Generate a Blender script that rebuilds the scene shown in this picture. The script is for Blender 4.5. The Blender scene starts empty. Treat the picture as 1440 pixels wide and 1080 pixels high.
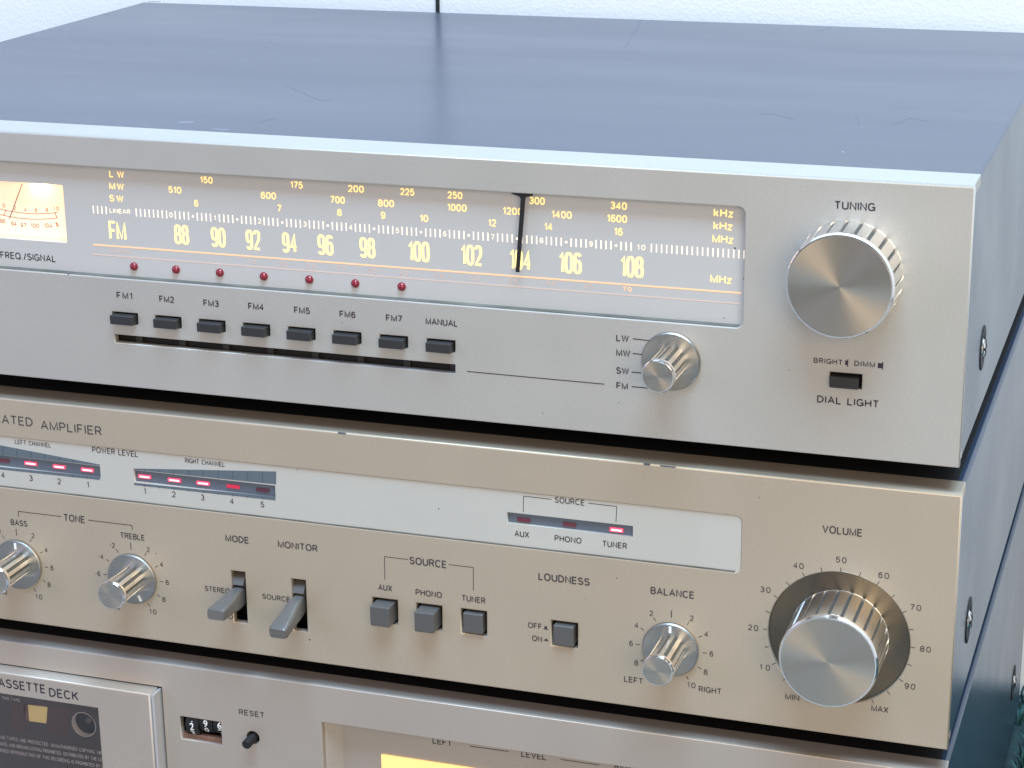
import bpy, bmesh, math, random
from mathutils import Matrix, Vector, Euler

random.seed(7)
scene = bpy.context.scene
COL = scene.collection
MM = 0.001

# ------------------------------------------------------------------ camera
F_PX, EUL, CAM = 2946.07, (1.258329, 0.012251, 0.324021), Vector((64.350, -611.074, 135.091))
cam_data = bpy.data.cameras.new("camera")
cam_data.sensor_width = 36.0
cam_data.lens = 36.0 * F_PX / 1440.0
cam_data.clip_start = 0.01
cam_data.clip_end = 60.0
cam = bpy.data.objects.new("camera", cam_data)
cam.location = CAM * MM
cam.rotation_euler = EUL
COL.objects.link(cam)
scene.camera = cam
ROT = Euler(EUL).to_matrix()

# ------------------------------------------------------------------ light of the room
world = bpy.data.worlds.new("World")
scene.world = world
world.use_nodes = True
world.node_tree.nodes["Background"].inputs[0].default_value = (1.0, 0.96, 0.92, 1)
world.node_tree.nodes["Background"].inputs[1].default_value = 0.24


def area(name, loc, target, sx, sy, power, color):
    d = bpy.data.lights.new(name, 'AREA')
    d.shape = 'RECTANGLE'
    d.size, d.size_y = sx, sy
    d.energy = power
    d.color = color
    o = bpy.data.objects.new(name, d)
    o.location = loc
    o.rotation_euler = (Vector(target) - Vector(loc)).to_track_quat('-Z', 'Y').to_euler()
    COL.objects.link(o)
    return o


area("window_light", (0.15, -0.55, 1.75), (0.05, 0.36, 0.15), 1.1, 1.0, 78, (0.50, 0.74, 1.0))
area("room_light", (0.95, -2.1, 0.55), (0.0, 0.0, -0.15), 1.8, 1.3, 36, (1.0, 0.815, 0.58))
area("cool_left_fill", (-1.15, -0.75, 0.35), (-0.4, 0.0, -0.1), 0.6, 0.8, 4.5, (0.60, 0.60, 1.0))  # added fill lamp, no real window: cools the left of the panels

scene.view_settings.view_transform = 'Standard'
scene.view_settings.look = 'None'
scene.view_settings.exposure = 0.0
scene.view_settings.gamma = 1.0
scene.view_settings.use_curve_mapping = False
scene.render.engine = 'CYCLES'
scene.render.resolution_x, scene.render.resolution_y = 1024, 768

# ------------------------------------------------------------------ pixels to points on the panels


def P(px, py, y=0.0):
    """photo pixel -> (x, z) in mm on the upright plane at depth y"""
    d = ROT @ Vector(((px - 720) / F_PX, -(py - 540) / F_PX, -1.0))
    t = (y - CAM.y) / d.y
    q = CAM + d * t
    return q.x, q.z


def P_top(px, py, z=0.0):
    d = ROT @ Vector(((px - 720) / F_PX, -(py - 540) / F_PX, -1.0))
    t = (z - CAM.z) / d.z
    q = CAM + d * t
    return q.x, q.y


# ------------------------------------------------------------------ materials
def mat(name, color, rough=0.5, metal=0.0, grain=0.0, grain_scale=2500.0, bump=0.0, bump_scale=3000.0,
        blotch=0.0, blotch_scale=14.0, spec=0.5, emit=None, emit_strength=0.0, aniso=0.0, coat=0.0, rough_var=0.0,
        stretch=None):
    m = bpy.data.materials.new(name)
    m.use_nodes = True
    nt = m.node_tree
    b = nt.nodes["Principled BSDF"]
    b.inputs["Base Color"].default_value = (*color, 1)
    b.inputs["Roughness"].default_value = rough
    b.inputs["Metallic"].default_value = metal
    b.inputs["Specular IOR Level"].default_value = spec
    b.inputs["Coat Weight"].default_value = coat
    if emit:
        b.inputs["Emission Color"].default_value = (*emit, 1)
        b.inputs["Emission Strength"].default_value = emit_strength
    tc = nt.nodes.new("ShaderNodeTexCoord")
    vec = tc.outputs["Object"]
    if stretch:
        mp = nt.nodes.new("ShaderNodeMapping")
        mp.inputs["Scale"].default_value = stretch
        nt.links.new(vec, mp.inputs["Vector"])
        vec = mp.outputs["Vector"]

    def noise(scale, detail=2.0):
        n = nt.nodes.new("ShaderNodeTexNoise")
        n.inputs["Scale"].default_value = scale
        n.inputs["Detail"].default_value = detail
        nt.links.new(vec, n.inputs["Vector"])
        return n.outputs["Fac"]
    cur = None
    for amt, sc, det in ((grain, grain_scale, 1.0), (blotch, blotch_scale, 4.0)):
        if amt <= 0:
            continue
        f = noise(sc, det)
        r = nt.nodes.new("ShaderNodeMapRange")
        r.inputs["From Min"].default_value = 0.25
        r.inputs["From Max"].default_value = 0.75
        r.inputs["To Min"].default_value = 1 - amt
        r.inputs["To Max"].default_value = 1 + amt
        nt.links.new(f, r.inputs["Value"])
        mx = nt.nodes.new("ShaderNodeMix")
        mx.data_type = 'RGBA'
        mx.blend_type = 'MULTIPLY'
        mx.inputs["Factor"].default_value = 1.0
        if cur is None:
            mx.inputs["A"].default_value = (*color, 1)
        else:
            nt.links.new(cur, mx.inputs["A"])
        nt.links.new(r.outputs["Result"], mx.inputs["B"])
        cur = mx.outputs["Result"]
    if cur is not None:
        nt.links.new(cur, b.inputs["Base Color"])
    if rough_var > 0:
        f = noise(blotch_scale * 1.7, 5.0)
        r = nt.nodes.new("ShaderNodeMapRange")
        r.inputs["From Min"].default_value = 0.25
        r.inputs["From Max"].default_value = 0.75
        r.inputs["To Min"].default_value = max(0.02, rough - rough_var)
        r.inputs["To Max"].default_value = rough + rough_var
        nt.links.new(f, r.inputs["Value"])
        nt.links.new(r.outputs["Result"], b.inputs["Roughness"])
    if bump > 0:
        f = noise(bump_scale, 2.0)
        bp = nt.nodes.new("ShaderNodeBump")
        bp.inputs["Strength"].default_value = bump
        bp.inputs["Distance"].default_value = 0.0002
        nt.links.new(f, bp.inputs["Height"])
        nt.links.new(bp.outputs["Normal"], b.inputs["Normal"])
    if aniso > 0:
        b.inputs["Anisotropic"].default_value = aniso
        tg = nt.nodes.new("ShaderNodeTangent")
        tg.direction_type = 'RADIAL'
        tg.axis = 'Y'
        nt.links.new(tg.outputs["Tangent"], b.inputs["Tangent"])
    return m


M = {}
M['tuner_panel'] = mat("tuner_panel_metal", (0.508, 0.484, 0.442), 0.46, 0.45, grain=0.055, grain_scale=1700, bump=0.03, rough_var=0.05,
                       bump_scale=2200, blotch=0.03, blotch_scale=22)
M['amp_panel'] = mat("amplifier_panel_metal", (0.505, 0.425, 0.325), 0.46, 0.45, grain=0.055, grain_scale=1700, bump=0.03, rough_var=0.05,
                     bump_scale=2200, blotch=0.03, blotch_scale=22)
M['deck_panel'] = mat("deck_panel_metal", (0.48, 0.42, 0.365), 0.46, 0.45, grain=0.055, grain_scale=1700, bump=0.03, rough_var=0.05,
                      bump_scale=2200, blotch=0.03, blotch_scale=22)
M['cover'] = mat("grey_lacquered_steel", (0.030, 0.046, 0.078), 0.25, 0.0, grain=0.08, grain_scale=1800, bump=0.05,
                 bump_scale=1500, blotch=0.13, blotch_scale=11, spec=0.5, rough_var=0.04, stretch=(0.22, 1, 1))
M['dial'] = mat("silver_dial_plate", (0.59, 0.575, 0.555), 0.12, 0.22, grain=0.02, blotch=0.02)
M['amp_dial'] = mat("silver_display_plate", (0.63, 0.605, 0.545), 0.30, 0.35, grain=0.02, blotch=0.02)
M['ink'] = mat("dark_ink", (0.025, 0.022, 0.035), 0.6)
M['ink_soft'] = mat("grey_ink", (0.042, 0.039, 0.045), 0.6)
M['black'] = mat("black_plastic", (0.006, 0.006, 0.007), 0.6)
M['rubber'] = mat("black_rubber", (0.012, 0.012, 0.012), 0.8)
M['button'] = mat("dark_grey_plastic", (0.026, 0.026, 0.027), 0.45, 0.0, grain=0.12, grain_scale=2500, bump=0.1)
M['key'] = mat("grey_plastic", (0.105, 0.101, 0.097), 0.38, 0.15, grain=0.08, grain_scale=2500, bump=0.1)
M['lever'] = mat("satin_grey_metal", (0.175, 0.168, 0.158), 0.34, 0.4, grain=0.05, bump=0.08)
M['grip'] = mat("bright_metal", (0.86, 0.86, 0.85), 0.28, 1.0)
M['grip_small'] = mat("small_knob_metal", (0.84, 0.83, 0.80), 0.27, 1.0)
M['ring'] = mat("polished_metal", (0.92, 0.92, 0.93), 0.12, 1.0)
M['spun'] = mat("spun_metal", (0.57, 0.515, 0.445), 0.30, 1.0, aniso=0.85)
M['flange'] = mat("flange_metal", (0.40, 0.39, 0.37), 0.34, 1.0, aniso=0.6)
M['dish'] = mat("bronze_dish_metal", (0.165, 0.14, 0.108), 0.32, 1.0, aniso=0.75)
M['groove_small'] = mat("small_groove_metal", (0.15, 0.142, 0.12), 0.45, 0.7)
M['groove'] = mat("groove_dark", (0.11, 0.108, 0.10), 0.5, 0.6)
M['white'] = mat("white_paint", (0.8, 0.8, 0.78), 0.5)
M['amber'] = mat("amber_backlit_print", (0.8, 0.55, 0.2), 0.5, emit=(1.0, 0.66, 0.20), emit_strength=1.25)
M['amber_big'] = mat("yellow_backlit_print", (0.8, 0.6, 0.2), 0.5, emit=(1.0, 0.80, 0.27), emit_strength=1.35)
M['amber_pale'] = mat("pale_backlit_print", (0.8, 0.7, 0.55), 0.5, emit=(1.0, 0.80, 0.60), emit_strength=0.75)
M['orange_line'] = mat("orange_backlit_line", (0.8, 0.4, 0.2), 0.5, emit=(1.0, 0.52, 0.27), emit_strength=0.70)
M['orange_dim'] = mat("faint_orange_print", (0.58, 0.46, 0.41), 0.5, emit=(1.0, 0.5, 0.32), emit_strength=0.16)
M['glow_halo'] = mat("orange_glow_halo", (0.6, 0.5, 0.42), 0.5, emit=(1.0, 0.55, 0.25), emit_strength=0.25)
M['lamp_red'] = mat("dark_red_lamp", (0.22, 0.008, 0.022), 0.25, coat=0.4)
M['led_on'] = mat("lit_red_led", (0.6, 0.05, 0.08), 0.4, emit=(1.0, 0.045, 0.12), emit_strength=1.5)
M['led_core'] = mat("lit_led_core", (0.9, 0.4, 0.4), 0.4, emit=(1.0, 0.55, 0.60), emit_strength=1.3)
M['led_half'] = mat("dim_red_led", (0.35, 0.02, 0.05), 0.4, emit=(1.0, 0.03, 0.09), emit_strength=0.38)
M['led_faint'] = mat("faint_red_led", (0.13, 0.03, 0.045), 0.4, emit=(1.0, 0.05, 0.12), emit_strength=0.01)
M['led_off'] = mat("unlit_red_led", (0.10, 0.03, 0.045), 0.4)
M['blue_print'] = mat("blue_grey_print", (0.125, 0.155, 0.18), 0.4, 0.2)
M['blue_slot'] = mat("blue_grey_slot", (0.125, 0.15, 0.19), 0.4, 0.2)
M['blue_ink'] = mat("dark_blue_ink", (0.06, 0.085, 0.11), 0.5)
M['meter_face'] = mat("lit_meter_paper", (0.85, 0.70, 0.52), 0.7, emit=(1.0, 0.64, 0.46), emit_strength=0.55)
M['meter_ink'] = mat("brown_meter_ink", (0.20, 0.07, 0.05), 0.6, emit=(1.0, 0.35, 0.25), emit_strength=0.10)
M['meter_wall'] = mat("meter_housing", (0.75, 0.62, 0.45), 0.6)
M['screw'] = mat("zinc_screw", (0.75, 0.74, 0.72), 0.25, 1.0)
M['tape_shell'] = mat("dark_brown_cassette_shell", (0.058, 0.042, 0.040), 0.35, blotch=0.15, blotch_scale=60)
M['tape_pack'] = mat("brown_tape_pack", (0.080, 0.038, 0.032), 0.4)
M['tape_label'] = mat("pale_yellow_liner", (0.92, 0.80, 0.36), 0.5)
M['tape_print'] = mat("white_cassette_print", (0.6, 0.6, 0.65), 0.5)
M['hub'] = mat("white_hub_plastic", (0.70, 0.70, 0.74), 0.4)
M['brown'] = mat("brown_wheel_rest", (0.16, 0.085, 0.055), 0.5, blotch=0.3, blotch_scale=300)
M['door_edge_lit'] = mat("lit_door_edge_metal", (0.58, 0.57, 0.57), 0.32, 0.5, grain=0.03)  # paler than the panel: light on the door's side is in this colour
M['meter_lit'] = mat("lit_level_meter", (0.6, 0.42, 0.2), 0.7, emit=(1.0, 0.66, 0.20), emit_strength=1.0)
M['scratch'] = mat("dark_scratch", (0.10, 0.11, 0.13), 0.5)
M['scuff'] = mat("pale_scuff", (0.5, 0.53, 0.58), 0.6)
M['grime'] = mat("olive_grime", (0.18, 0.16, 0.10), 0.8)
M['seal'] = mat("olive_grey_seal", (0.13, 0.125, 0.105), 0.8, blotch=0.4, blotch_scale=60)
M['cable'] = mat("dark_green_black_cable", (0.010, 0.016, 0.015), 0.5)
M['wall'] = mat("white_textured_wall", (0.82, 0.83, 0.84), 0.85, bump=0.0, blotch=0.02, blotch_scale=4)
M['pile'] = mat("teal_carpet_pile", (0.05, 0.15, 0.155), 0.9, grain=0.45, grain_scale=120)
M['floor'] = mat("beige_floor", (0.23, 0.225, 0.215), 0.6, blotch=0.08, blotch_scale=5)
M['carpet'] = mat("teal_carpet_backing", (0.03, 0.062, 0.066), 0.95, grain=0.3, grain_scale=300)

# woodchip relief on the wall
nt = M['wall'].node_tree
bs = nt.nodes["Principled BSDF"]
tc = nt.nodes.new("ShaderNodeTexCoord")
nz = nt.nodes.new("ShaderNodeTexNoise")
nz.inputs["Scale"].default_value = 620
nz.inputs["Detail"].default_value = 3
rp = nt.nodes.new("ShaderNodeMapRange")
rp.inputs["From Min"].default_value = 0.42
rp.inputs["From Max"].default_value = 0.68
bp = nt.nodes.new("ShaderNodeBump")
bp.inputs["Strength"].default_value = 0.10
bp.inputs["Distance"].default_value = 0.0016
nt.links.new(tc.outputs["Object"], nz.inputs["Vector"])
nt.links.new(nz.outputs["Fac"], rp.inputs["Value"])
nt.links.new(rp.outputs["Result"], bp.inputs["Height"])
nt.links.new(bp.outputs["Normal"], bs.inputs["Normal"])

# smoked window pane: mostly see-through with a gloss
gm = bpy.data.materials.new("smoked_clear_pane")
gm.use_nodes = True
nt = gm.node_tree
nt.nodes.remove(nt.nodes["Principled BSDF"])
tr = nt.nodes.new("ShaderNodeBsdfTransparent")
tr.inputs[0].default_value = (0.97, 0.95, 0.95, 1)
gl = nt.nodes.new("ShaderNodeBsdfGlossy")
gl.inputs["Roughness"].default_value = 0.08
fr = nt.nodes.new("ShaderNodeFresnel")
fr.inputs["IOR"].default_value = 1.4
mx = nt.nodes.new("ShaderNodeMixShader")
nt.links.new(fr.outputs[0], mx.inputs[0])
nt.links.new(tr.outputs[0], mx.inputs[1])
nt.links.new(gl.outputs[0], mx.inputs[2])
nt.links.new(mx.outputs[0], nt.nodes["Material Output"].inputs[0])
M['pane'] = gm


# ------------------------------------------------------------------ object helpers
def thing(name, label, category, base, group=None):
    o = bpy.data.objects.new(name, None)
    o.empty_display_size = 0.02
    o.location = Vector(base) * MM
    o["label"] = label
    o["category"] = category
    if group:
        o["group"] = group
    COL.objects.link(o)
    return o


def link(name, mesh, m, parent=None, loc=None, label=None, smooth=False):
    o = bpy.data.objects.new(name, mesh)
    if m is not None and not mesh.materials:
        mesh.materials.append(M[m])
    COL.objects.link(o)
    if parent is not None:
        o.parent = parent
        if parent.type == 'EMPTY':
            o.matrix_parent_inverse = Matrix.Translation(-parent.location)
    if loc is not None:
        o.location = Vector(loc) * MM
    if label:
        o["label"] = label
    if smooth:
        for p in mesh.polygons:
            p.use_smooth = True
    return o


def to_mesh(bm, name):
    bmesh.ops.recalc_face_normals(bm, faces=bm.faces)
    bmesh.ops.scale(bm, vec=(MM, MM, MM), verts=bm.verts)
    me = bpy.data.meshes.new(name)
    bm.to_mesh(me)
    bm.free()
    return me


def add_box(bm, x0, x1, y0, y1, z0, z1, bevel=0.0, seg=2):
    r = bmesh.ops.create_cube(bm, size=1.0)
    vs = r['verts']
    for v in vs:
        v.co = Vector(((x0 + x1) / 2 + v.co.x * (x1 - x0), (y0 + y1) / 2 + v.co.y * (y1 - y0),
                       (z0 + z1) / 2 + v.co.z * (z1 - z0)))
    if bevel > 0:
        es = set()
        for v in vs:
            es.update(v.link_edges)
        bmesh.ops.bevel(bm, geom=list(es), offset=bevel, segments=seg, affect='EDGES', profile=0.5)


def box(name, dims, m, parent, bevel=0.0, loc=None, label=None, seg=2):
    bm = bmesh.new()
    add_box(bm, *dims, bevel=bevel, seg=seg)
    return link(name, to_mesh(bm, name), m, parent, loc, label)


def add_rings(bm, rings, cap0=True, cap1=True):
    """rings: list of equally long lists of points, joined one after the other"""
    vr = [[bm.verts.new(p) for p in r] for r in rings]
    n = len(vr[0])
    for a, b in zip(vr, vr[1:]):
        for i in range(n):
            j = (i + 1) % n
            bm.faces.new((a[i], a[j], b[j], b[i]))
    if cap0:
        bm.faces.new(vr[0])
    if cap1:
        bm.faces.new(vr[-1])


def lathe_mesh(name, prof, n=64, cap0=True, cap1=True):
    """prof: (radius, y) pairs about the local y axis"""
    bm = bmesh.new()
    rings = [[(r * math.cos(2 * math.pi * i / n), y, r * math.sin(2 * math.pi * i / n)) for i in range(n)]
             for r, y in prof]
    add_rings(bm, rings, cap0, cap1)
    me = to_mesh(bm, name)
    return me


def auto_smooth(me, angle=40):
    for p in me.polygons:
        p.use_smooth = True
    bm = bmesh.new()
    bm.from_mesh(me)
    for e in bm.edges:
        if len(e.link_faces) == 2 and e.calc_face_angle(0) > math.radians(angle):
            e.smooth = False
    bm.to_mesh(me)
    bm.free()
    return me


def gear_mesh(name, r0, y0, r1, y1, teeth, depth, groove=0.35, samples=6):
    """fluted grip from (r0,y0) at the panel to (r1,y1) at the front"""
    bm = bmesh.new()
    angs = []
    for t in range(teeth):
        a = 2 * math.pi * t / teeth
        w = 2 * math.pi / teeth
        g = w * groove
        angs += [(a, 1), (a + g * 0.15, 0), (a + g * 0.85, 0), (a + g, 1)]
        for s in range(1, samples):
            angs.append((a + g + (w - g) * s / samples, 1))
    rings = []
    for r, y in ((r0, y0), (r1, y1)):
        rings.append([((r if k else r - depth) * math.cos(a), y, (r if k else r - depth) * math.sin(a))
                      for a, k in angs])
    add_rings(bm, rings)
    return auto_smooth(to_mesh(bm, name), 25)


def flat(name, polys, y, m, parent, thick=0.06, label=None):
    """thin printed shapes: polygons in (x,z) standing `thick` proud of the plane y"""
    bm = bmesh.new()
    for pl in polys:
        add_rings(bm, [[(x, y - thick, z) for x, z in pl], [(x, y + 0.02, z) for x, z in pl]])
    return link(name, to_mesh(bm, name), m, parent, label=label)


def bar(a, b, w):
    """thin rectangle polygon from a to b"""
    ax, az = a
    bx, bz = b
    dx, dz = bx - ax, bz - az
    l = math.hypot(dx, dz) or 1
    nx, nz = -dz / l * w / 2, dx / l * w / 2
    return [(ax + nx, az + nz), (bx + nx, bz + nz), (bx - nx, bz - nz), (ax - nx, az - nz)]


def rect(x0, x1, z0, z1):
    return [(x0, z0), (x1, z0), (x1, z1), (x0, z1)]


def rrect(x0, x1, z0, z1, r, n=6):
    pts = []
    for cx, cz, a0 in ((x1 - r, z1 - r, 0), (x0 + r, z1 - r, 90), (x0 + r, z0 + r, 180), (x1 - r, z0 + r, 270)):
        for i in range(n + 1):
            a = math.radians(a0 + 90 * i / n)
            pts.append((cx + r * math.cos(a), cz + r * math.sin(a)))
    return pts


def circle(cx, cz, r, n=48):
    return [(cx + r * math.cos(2 * math.pi * i / n), cz + r * math.sin(2 * math.pi * i / n)) for i in range(n)]


def plate(name, outer, holes, y0, y1, m, parent, bevel=0.3, label=None):
    """sheet with openings: front face at y0, back at y1, rims rounded by `bevel`"""
    cu = bpy.data.curves.new(name, 'CURVE')
    cu.dimensions = '2D'
    cu.fill_mode = 'BOTH'
    cu.extrude = max(0.0001, (y1 - y0) / 2 - bevel) * MM
    cu.bevel_depth = bevel * MM
    cu.bevel_resolution = 2
    cu.offset = -bevel * MM
    for loop in [outer] + holes:
        s = cu.splines.new('POLY')
        s.points.add(len(loop) - 1)
        for p, (x, z) in zip(s.points, loop):
            p.co = (x * MM, z * MM, 0, 1)
        s.use_cyclic_u = True
    t = bpy.data.objects.new("tmp", cu)
    COL.objects.link(t)
    dg = bpy.context.evaluated_depsgraph_get()
    me = bpy.data.meshes.new_from_object(t.evaluated_get(dg))
    bpy.data.objects.remove(t)
    bpy.data.curves.remove(cu)
    yc = (y0 + y1) / 2 * MM
    me.transform(Matrix(((1, 0, 0, 0), (0, 0, -1, yc), (0, 1, 0, 0), (0, 0, 0, 1))))
    bm = bmesh.new()
    bm.from_mesh(me)
    bmesh.ops.remove_doubles(bm, verts=bm.verts, dist=1e-6)
    bm.to_mesh(me)
    bm.free()
    me.name = name
    me.materials.clear()
    return link(name, me, m, parent, label=label)


# ------------------------------------------------------------------ printed words (built together at the end)
WORDS = []


def word(text, pxl, pxr, pyc, hpx, parent, m='ink', y=0.0, bold=0.012, stretch=False, name="lettering", note=None):
    """text between photo columns pxl..pxr, its middle on row pyc, capitals hpx tall, on the plane y"""
    x, z = P((pxl + pxr) / 2, pyc, y)
    e = 2.0
    x2, _ = P((pxl + pxr) / 2 + e, pyc + e * 0.1, y)
    _, z2 = P((pxl + pxr) / 2, pyc - e, y)
    w = (x2 - x) / e * (pxr - pxl)
    h = (z2 - z) / e * hpx
    WORDS.append(dict(t=text, x=x, z=z, w=w, h=h, p=parent, m=m, y=y, b=(0.120 if stretch else (0.128 + 0.3 * bold if m in ('amber', 'amber_pale', 'orange_dim', 'tape_print') else 0.140 + bold * 2.6)), s=stretch, n=name, note=note))


def word_mm(text, x, z, w, h, parent, m='ink', y=0.0, bold=0.012, stretch=False, name="lettering", note=None):
    WORDS.append(dict(t=text, x=x, z=z, w=w, h=h, p=parent, m=m, y=y, b=(0.120 if stretch else (0.128 + 0.3 * bold if m in ('amber', 'amber_pale', 'orange_dim', 'tape_print') else 0.140 + bold * 2.6)), s=stretch, n=name, note=note))


def arc_pts(cx, cy, rx, ry, a0, a1, n=10, p=2.3):
    """part of a rounded loop, angles in degrees"""
    out = []
    for i in range(n + 1):
        a = math.radians(a0 + (a1 - a0) * i / n)
        c, s_ = math.cos(a), math.sin(a)
        out.append((cx + rx * math.copysign(abs(c) ** (2 / p), c), cy + ry * math.copysign(abs(s_) ** (2 / p), s_)))
    return out


def bowl(x0, x1, y0, y1):
    """closed side on the left, round on the right"""
    r = (y1 - y0) / 2
    k = max(x0, x1 - r * 1.05)
    return [(x0, y1), (k, y1)] + arc_pts(k, (y0 + y1) / 2, x1 - k, r, 90, -90, 10, 2)[1:-1] + [(k, y0), (x0, y0)]


def glyph(ch, sq_=None):
    """(width, list of (closed, points)) with capitals one unit tall"""
    def A(cx, cy, rx, ry, a0, a1, n=10, p=2.3):
        return arc_pts(cx, cy, rx, ry, a0, a1, n if not sq_ else n * 2, sq_ or p)

    def O(x0, x1, y0, y1, p=2.3):
        n = 48 if sq_ else 24
        return True, arc_pts((x0 + x1) / 2, (y0 + y1) / 2, (x1 - x0) / 2, (y1 - y0) / 2, 0, 360 - 360 / n, n - 1, sq_ or p)
    L = lambda *q: (False, list(q))
    if ch == 'A': return .74, [L((0, 0), (.37, 1), (.74, 0)), L((.13, .33), (.61, .33))]
    if ch == 'B': return .62, [L((0, 0), (0, 1)), (False, bowl(0, .57, .52, 1)), (False, bowl(0, .62, 0, .52)[1:])]
    if ch == 'C': return .72, [(False, A(.37, .5, .37, .5, 42, 318, 18))]
    if ch == 'D': return .70, [L((0, 0), (0, 1)), (False, bowl(0, .70, 0, 1))]
    if ch == 'E': return .56, [L((.56, 1), (0, 1), (0, 0), (.56, 0)), L((0, .52), (.50, .52))]
    if ch == 'F': return .54, [L((.54, 1), (0, 1), (0, 0)), L((0, .5), (.47, .5))]
    if ch == 'G': return .74, [(False, A(.37, .5, .37, .5, 42, 350, 20)), L((.42, .46), (.74, .46), (.74, .02))]
    if ch == 'H': return .66, [L((0, 0), (0, 1)), L((.66, 0), (.66, 1)), L((0, .52), (.66, .52))]
    if ch == 'I': return .02, [L((.01, 0), (.01, 1))]
    if ch == 'K': return .66, [L((0, 0), (0, 1)), L((.62, 1), (0, .38)), L((.22, .60), (.66, 0))]
    if ch == 'L': return .52, [L((0, 1), (0, 0), (.52, 0))]
    if ch == 'M': return .80, [L((0, 0), (0, 1), (.40, .04), (.80, 1), (.80, 0))]
    if ch == 'N': return .66, [L((0, 0), (0, 1), (.66, 0), (.66, 1))]
    if ch == 'O': return .78, [O(0, .78, 0, 1)]
    if ch == 'P': return .60, [L((0, 0), (0, 1)), (False, bowl(0, .60, .46, 1))]
    if ch == 'Q': return .78, [O(0, .78, 0, 1), L((.50, .24), (.80, -.04))]
    if ch == 'R': return .62, [L((0, 0), (0, 1)), (False, bowl(0, .60, .48, 1)), L((.36, .48), (.62, 0))]
    if ch == 'S': return .62, [(False, A(.31, .745, .29, .255, 25, 180, 9, 2) + A(.31, .745, .29, .225, 180, 265, 5, 2)
                               + A(.31, .26, .31, .26, 85, 0, 5, 2) + A(.31, .26, .31, .26, -8, -160, 9, 2))]
    if ch == 'T': return .64, [L((0, 1), (.64, 1)), L((.32, 1), (.32, 0))]
    if ch == 'U': return .66, [(False, [(0, 1)] + A(.33, .33, .33, .33, 180, 360, 12) + [(.66, 1)])]
    if ch == 'V': return .70, [L((0, 1), (.35, 0), (.70, 1))]
    if ch == 'W': return .98, [L((0, 1), (.25, 0), (.49, .96), (.73, 0), (.98, 1))]
    if ch == 'X': return .66, [L((0, 0), (.66, 1)), L((0, 1), (.66, 0))]
    if ch == 'Y': return .66, [L((0, 1), (.33, .45), (.66, 1)), L((.33, .45), (.33, 0))]
    if ch == 'Z': return .60, [L((0, 1), (.60, 1), (0, 0), (.60, 0))]
    if ch == 'k': return .46, [L((0, 0), (0, 1)), L((.44, .68), (0, .25)), L((.15, .40), (.46, 0))]
    if ch == 'z': return .44, [L((0, .68), (.44, .68), (0, 0), (.44, 0))]
    if ch == '0': return .56, [O(0, .56, 0, 1, 2.6)]
    if ch == '1': return .24, [L((0, .76), (.22, 1), (.22, 0))]
    if ch == '2': return .54, [(False, A(.27, .72, .26, .28, 165, 0, 9, 2) + [(.48, .52), (0, 0), (.55, 0)])]
    if ch == '3': return .54, [(False, A(.26, .75, .25, .25, 150, -80, 10, 2) + A(.26, .265, .28, .265, 80, -155, 11, 2))]
    if ch == '4': return .58, [L((.42, 0), (.42, 1), (0, .28), (.58, .28))]
    if ch == '5': return .54, [(False, [(.50, 1), (.09, 1), (.03, .50)] + A(.26, .325, .28, .325, 125, -150, 12, 2))]
    if ch == '6': return .54, [(False, A(.29, .64, .27, .36, 35, 180, 9, 2) + [(.02, .45)]), O(.01, .54, 0, .62, 2.1)]
    if ch == '7': return .52, [L((0, 1), (.52, 1), (.17, 0))]
    if ch == '8': return .56, [O(.04, .52, .53, 1, 2.2), O(0, .56, 0, .53, 2.2)]
    if ch == '9': return .54, [O(0, .53, .38, 1, 2.1), (False, [(.53, .60)] + A(.26, .36, .27, .36, 0, -145, 9, 2))]
    if ch == '.': return .05, [L((.0, .04), (.06, .04))]
    if ch == '/': return .34, [L((0, -.04), (.34, 1.04))]
    if ch == '-': return .30, [L((0, .46), (.30, .46))]
    if ch == '%': return .66, [O(0, .24, .62, 1), O(.42, .66, 0, .38), L((.08, 0), (.58, 1))]
    if ch == ' ': return .28, []
    return .5, []


def stroke_poly(pts, closed, hw, lim=0.5):
    """left and right outline of a stroke with mitred corners"""
    q = [pts[0]]
    for p in pts[1:]:
        if math.hypot(p[0] - q[-1][0], p[1] - q[-1][1]) > 1e-4:
            q.append(p)
    n = len(q)
    left, right = [], []
    for i in range(n):
        a = q[i - 1] if (i > 0 or closed) else None
        c = q[(i + 1) % n] if (i < n - 1 or closed) else None
        b_ = q[i]
        ds = []
        if a: ds.append((b_[0] - a[0], b_[1] - a[1]))
        if c: ds.append((c[0] - b_[0], c[1] - b_[1]))
        ds = [(d[0] / math.hypot(*d), d[1] / math.hypot(*d)) for d in ds]
        if len(ds) == 2:
            tx, ty = ds[0][0] + ds[1][0], ds[0][1] + ds[1][1]
            l = math.hypot(tx, ty)
            if l < 1e-6:
                tx, ty, l = ds[0][0], ds[0][1], 1
            tx, ty = tx / l, ty / l
            k = hw / max(lim, abs(tx * ds[0][0] + ty * ds[0][1]))
        else:
            tx, ty = ds[0]
            k = hw
        left.append((b_[0] - ty * k, b_[1] + tx * k))
        right.append((b_[0] + ty * k, b_[1] - tx * k))
    return left, right


def stroke_faces(bm, pts, closed, hw, yf, mi, lim):
    lf, rt = stroke_poly(pts, closed, hw, lim)
    va = [bm.verts.new((px, yf, pz)) for px, pz in lf]
    vb = [bm.verts.new((px, yf, pz)) for px, pz in rt]
    m_ = len(va)
    for i in range(m_ if closed else m_ - 1):
        j = (i + 1) % m_
        f = bm.faces.new((va[i], va[j], vb[j], vb[i]))
        f.material_index = mi
        f.normal_update()
        if f.normal.y > 0:
            f.normal_flip()


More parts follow.
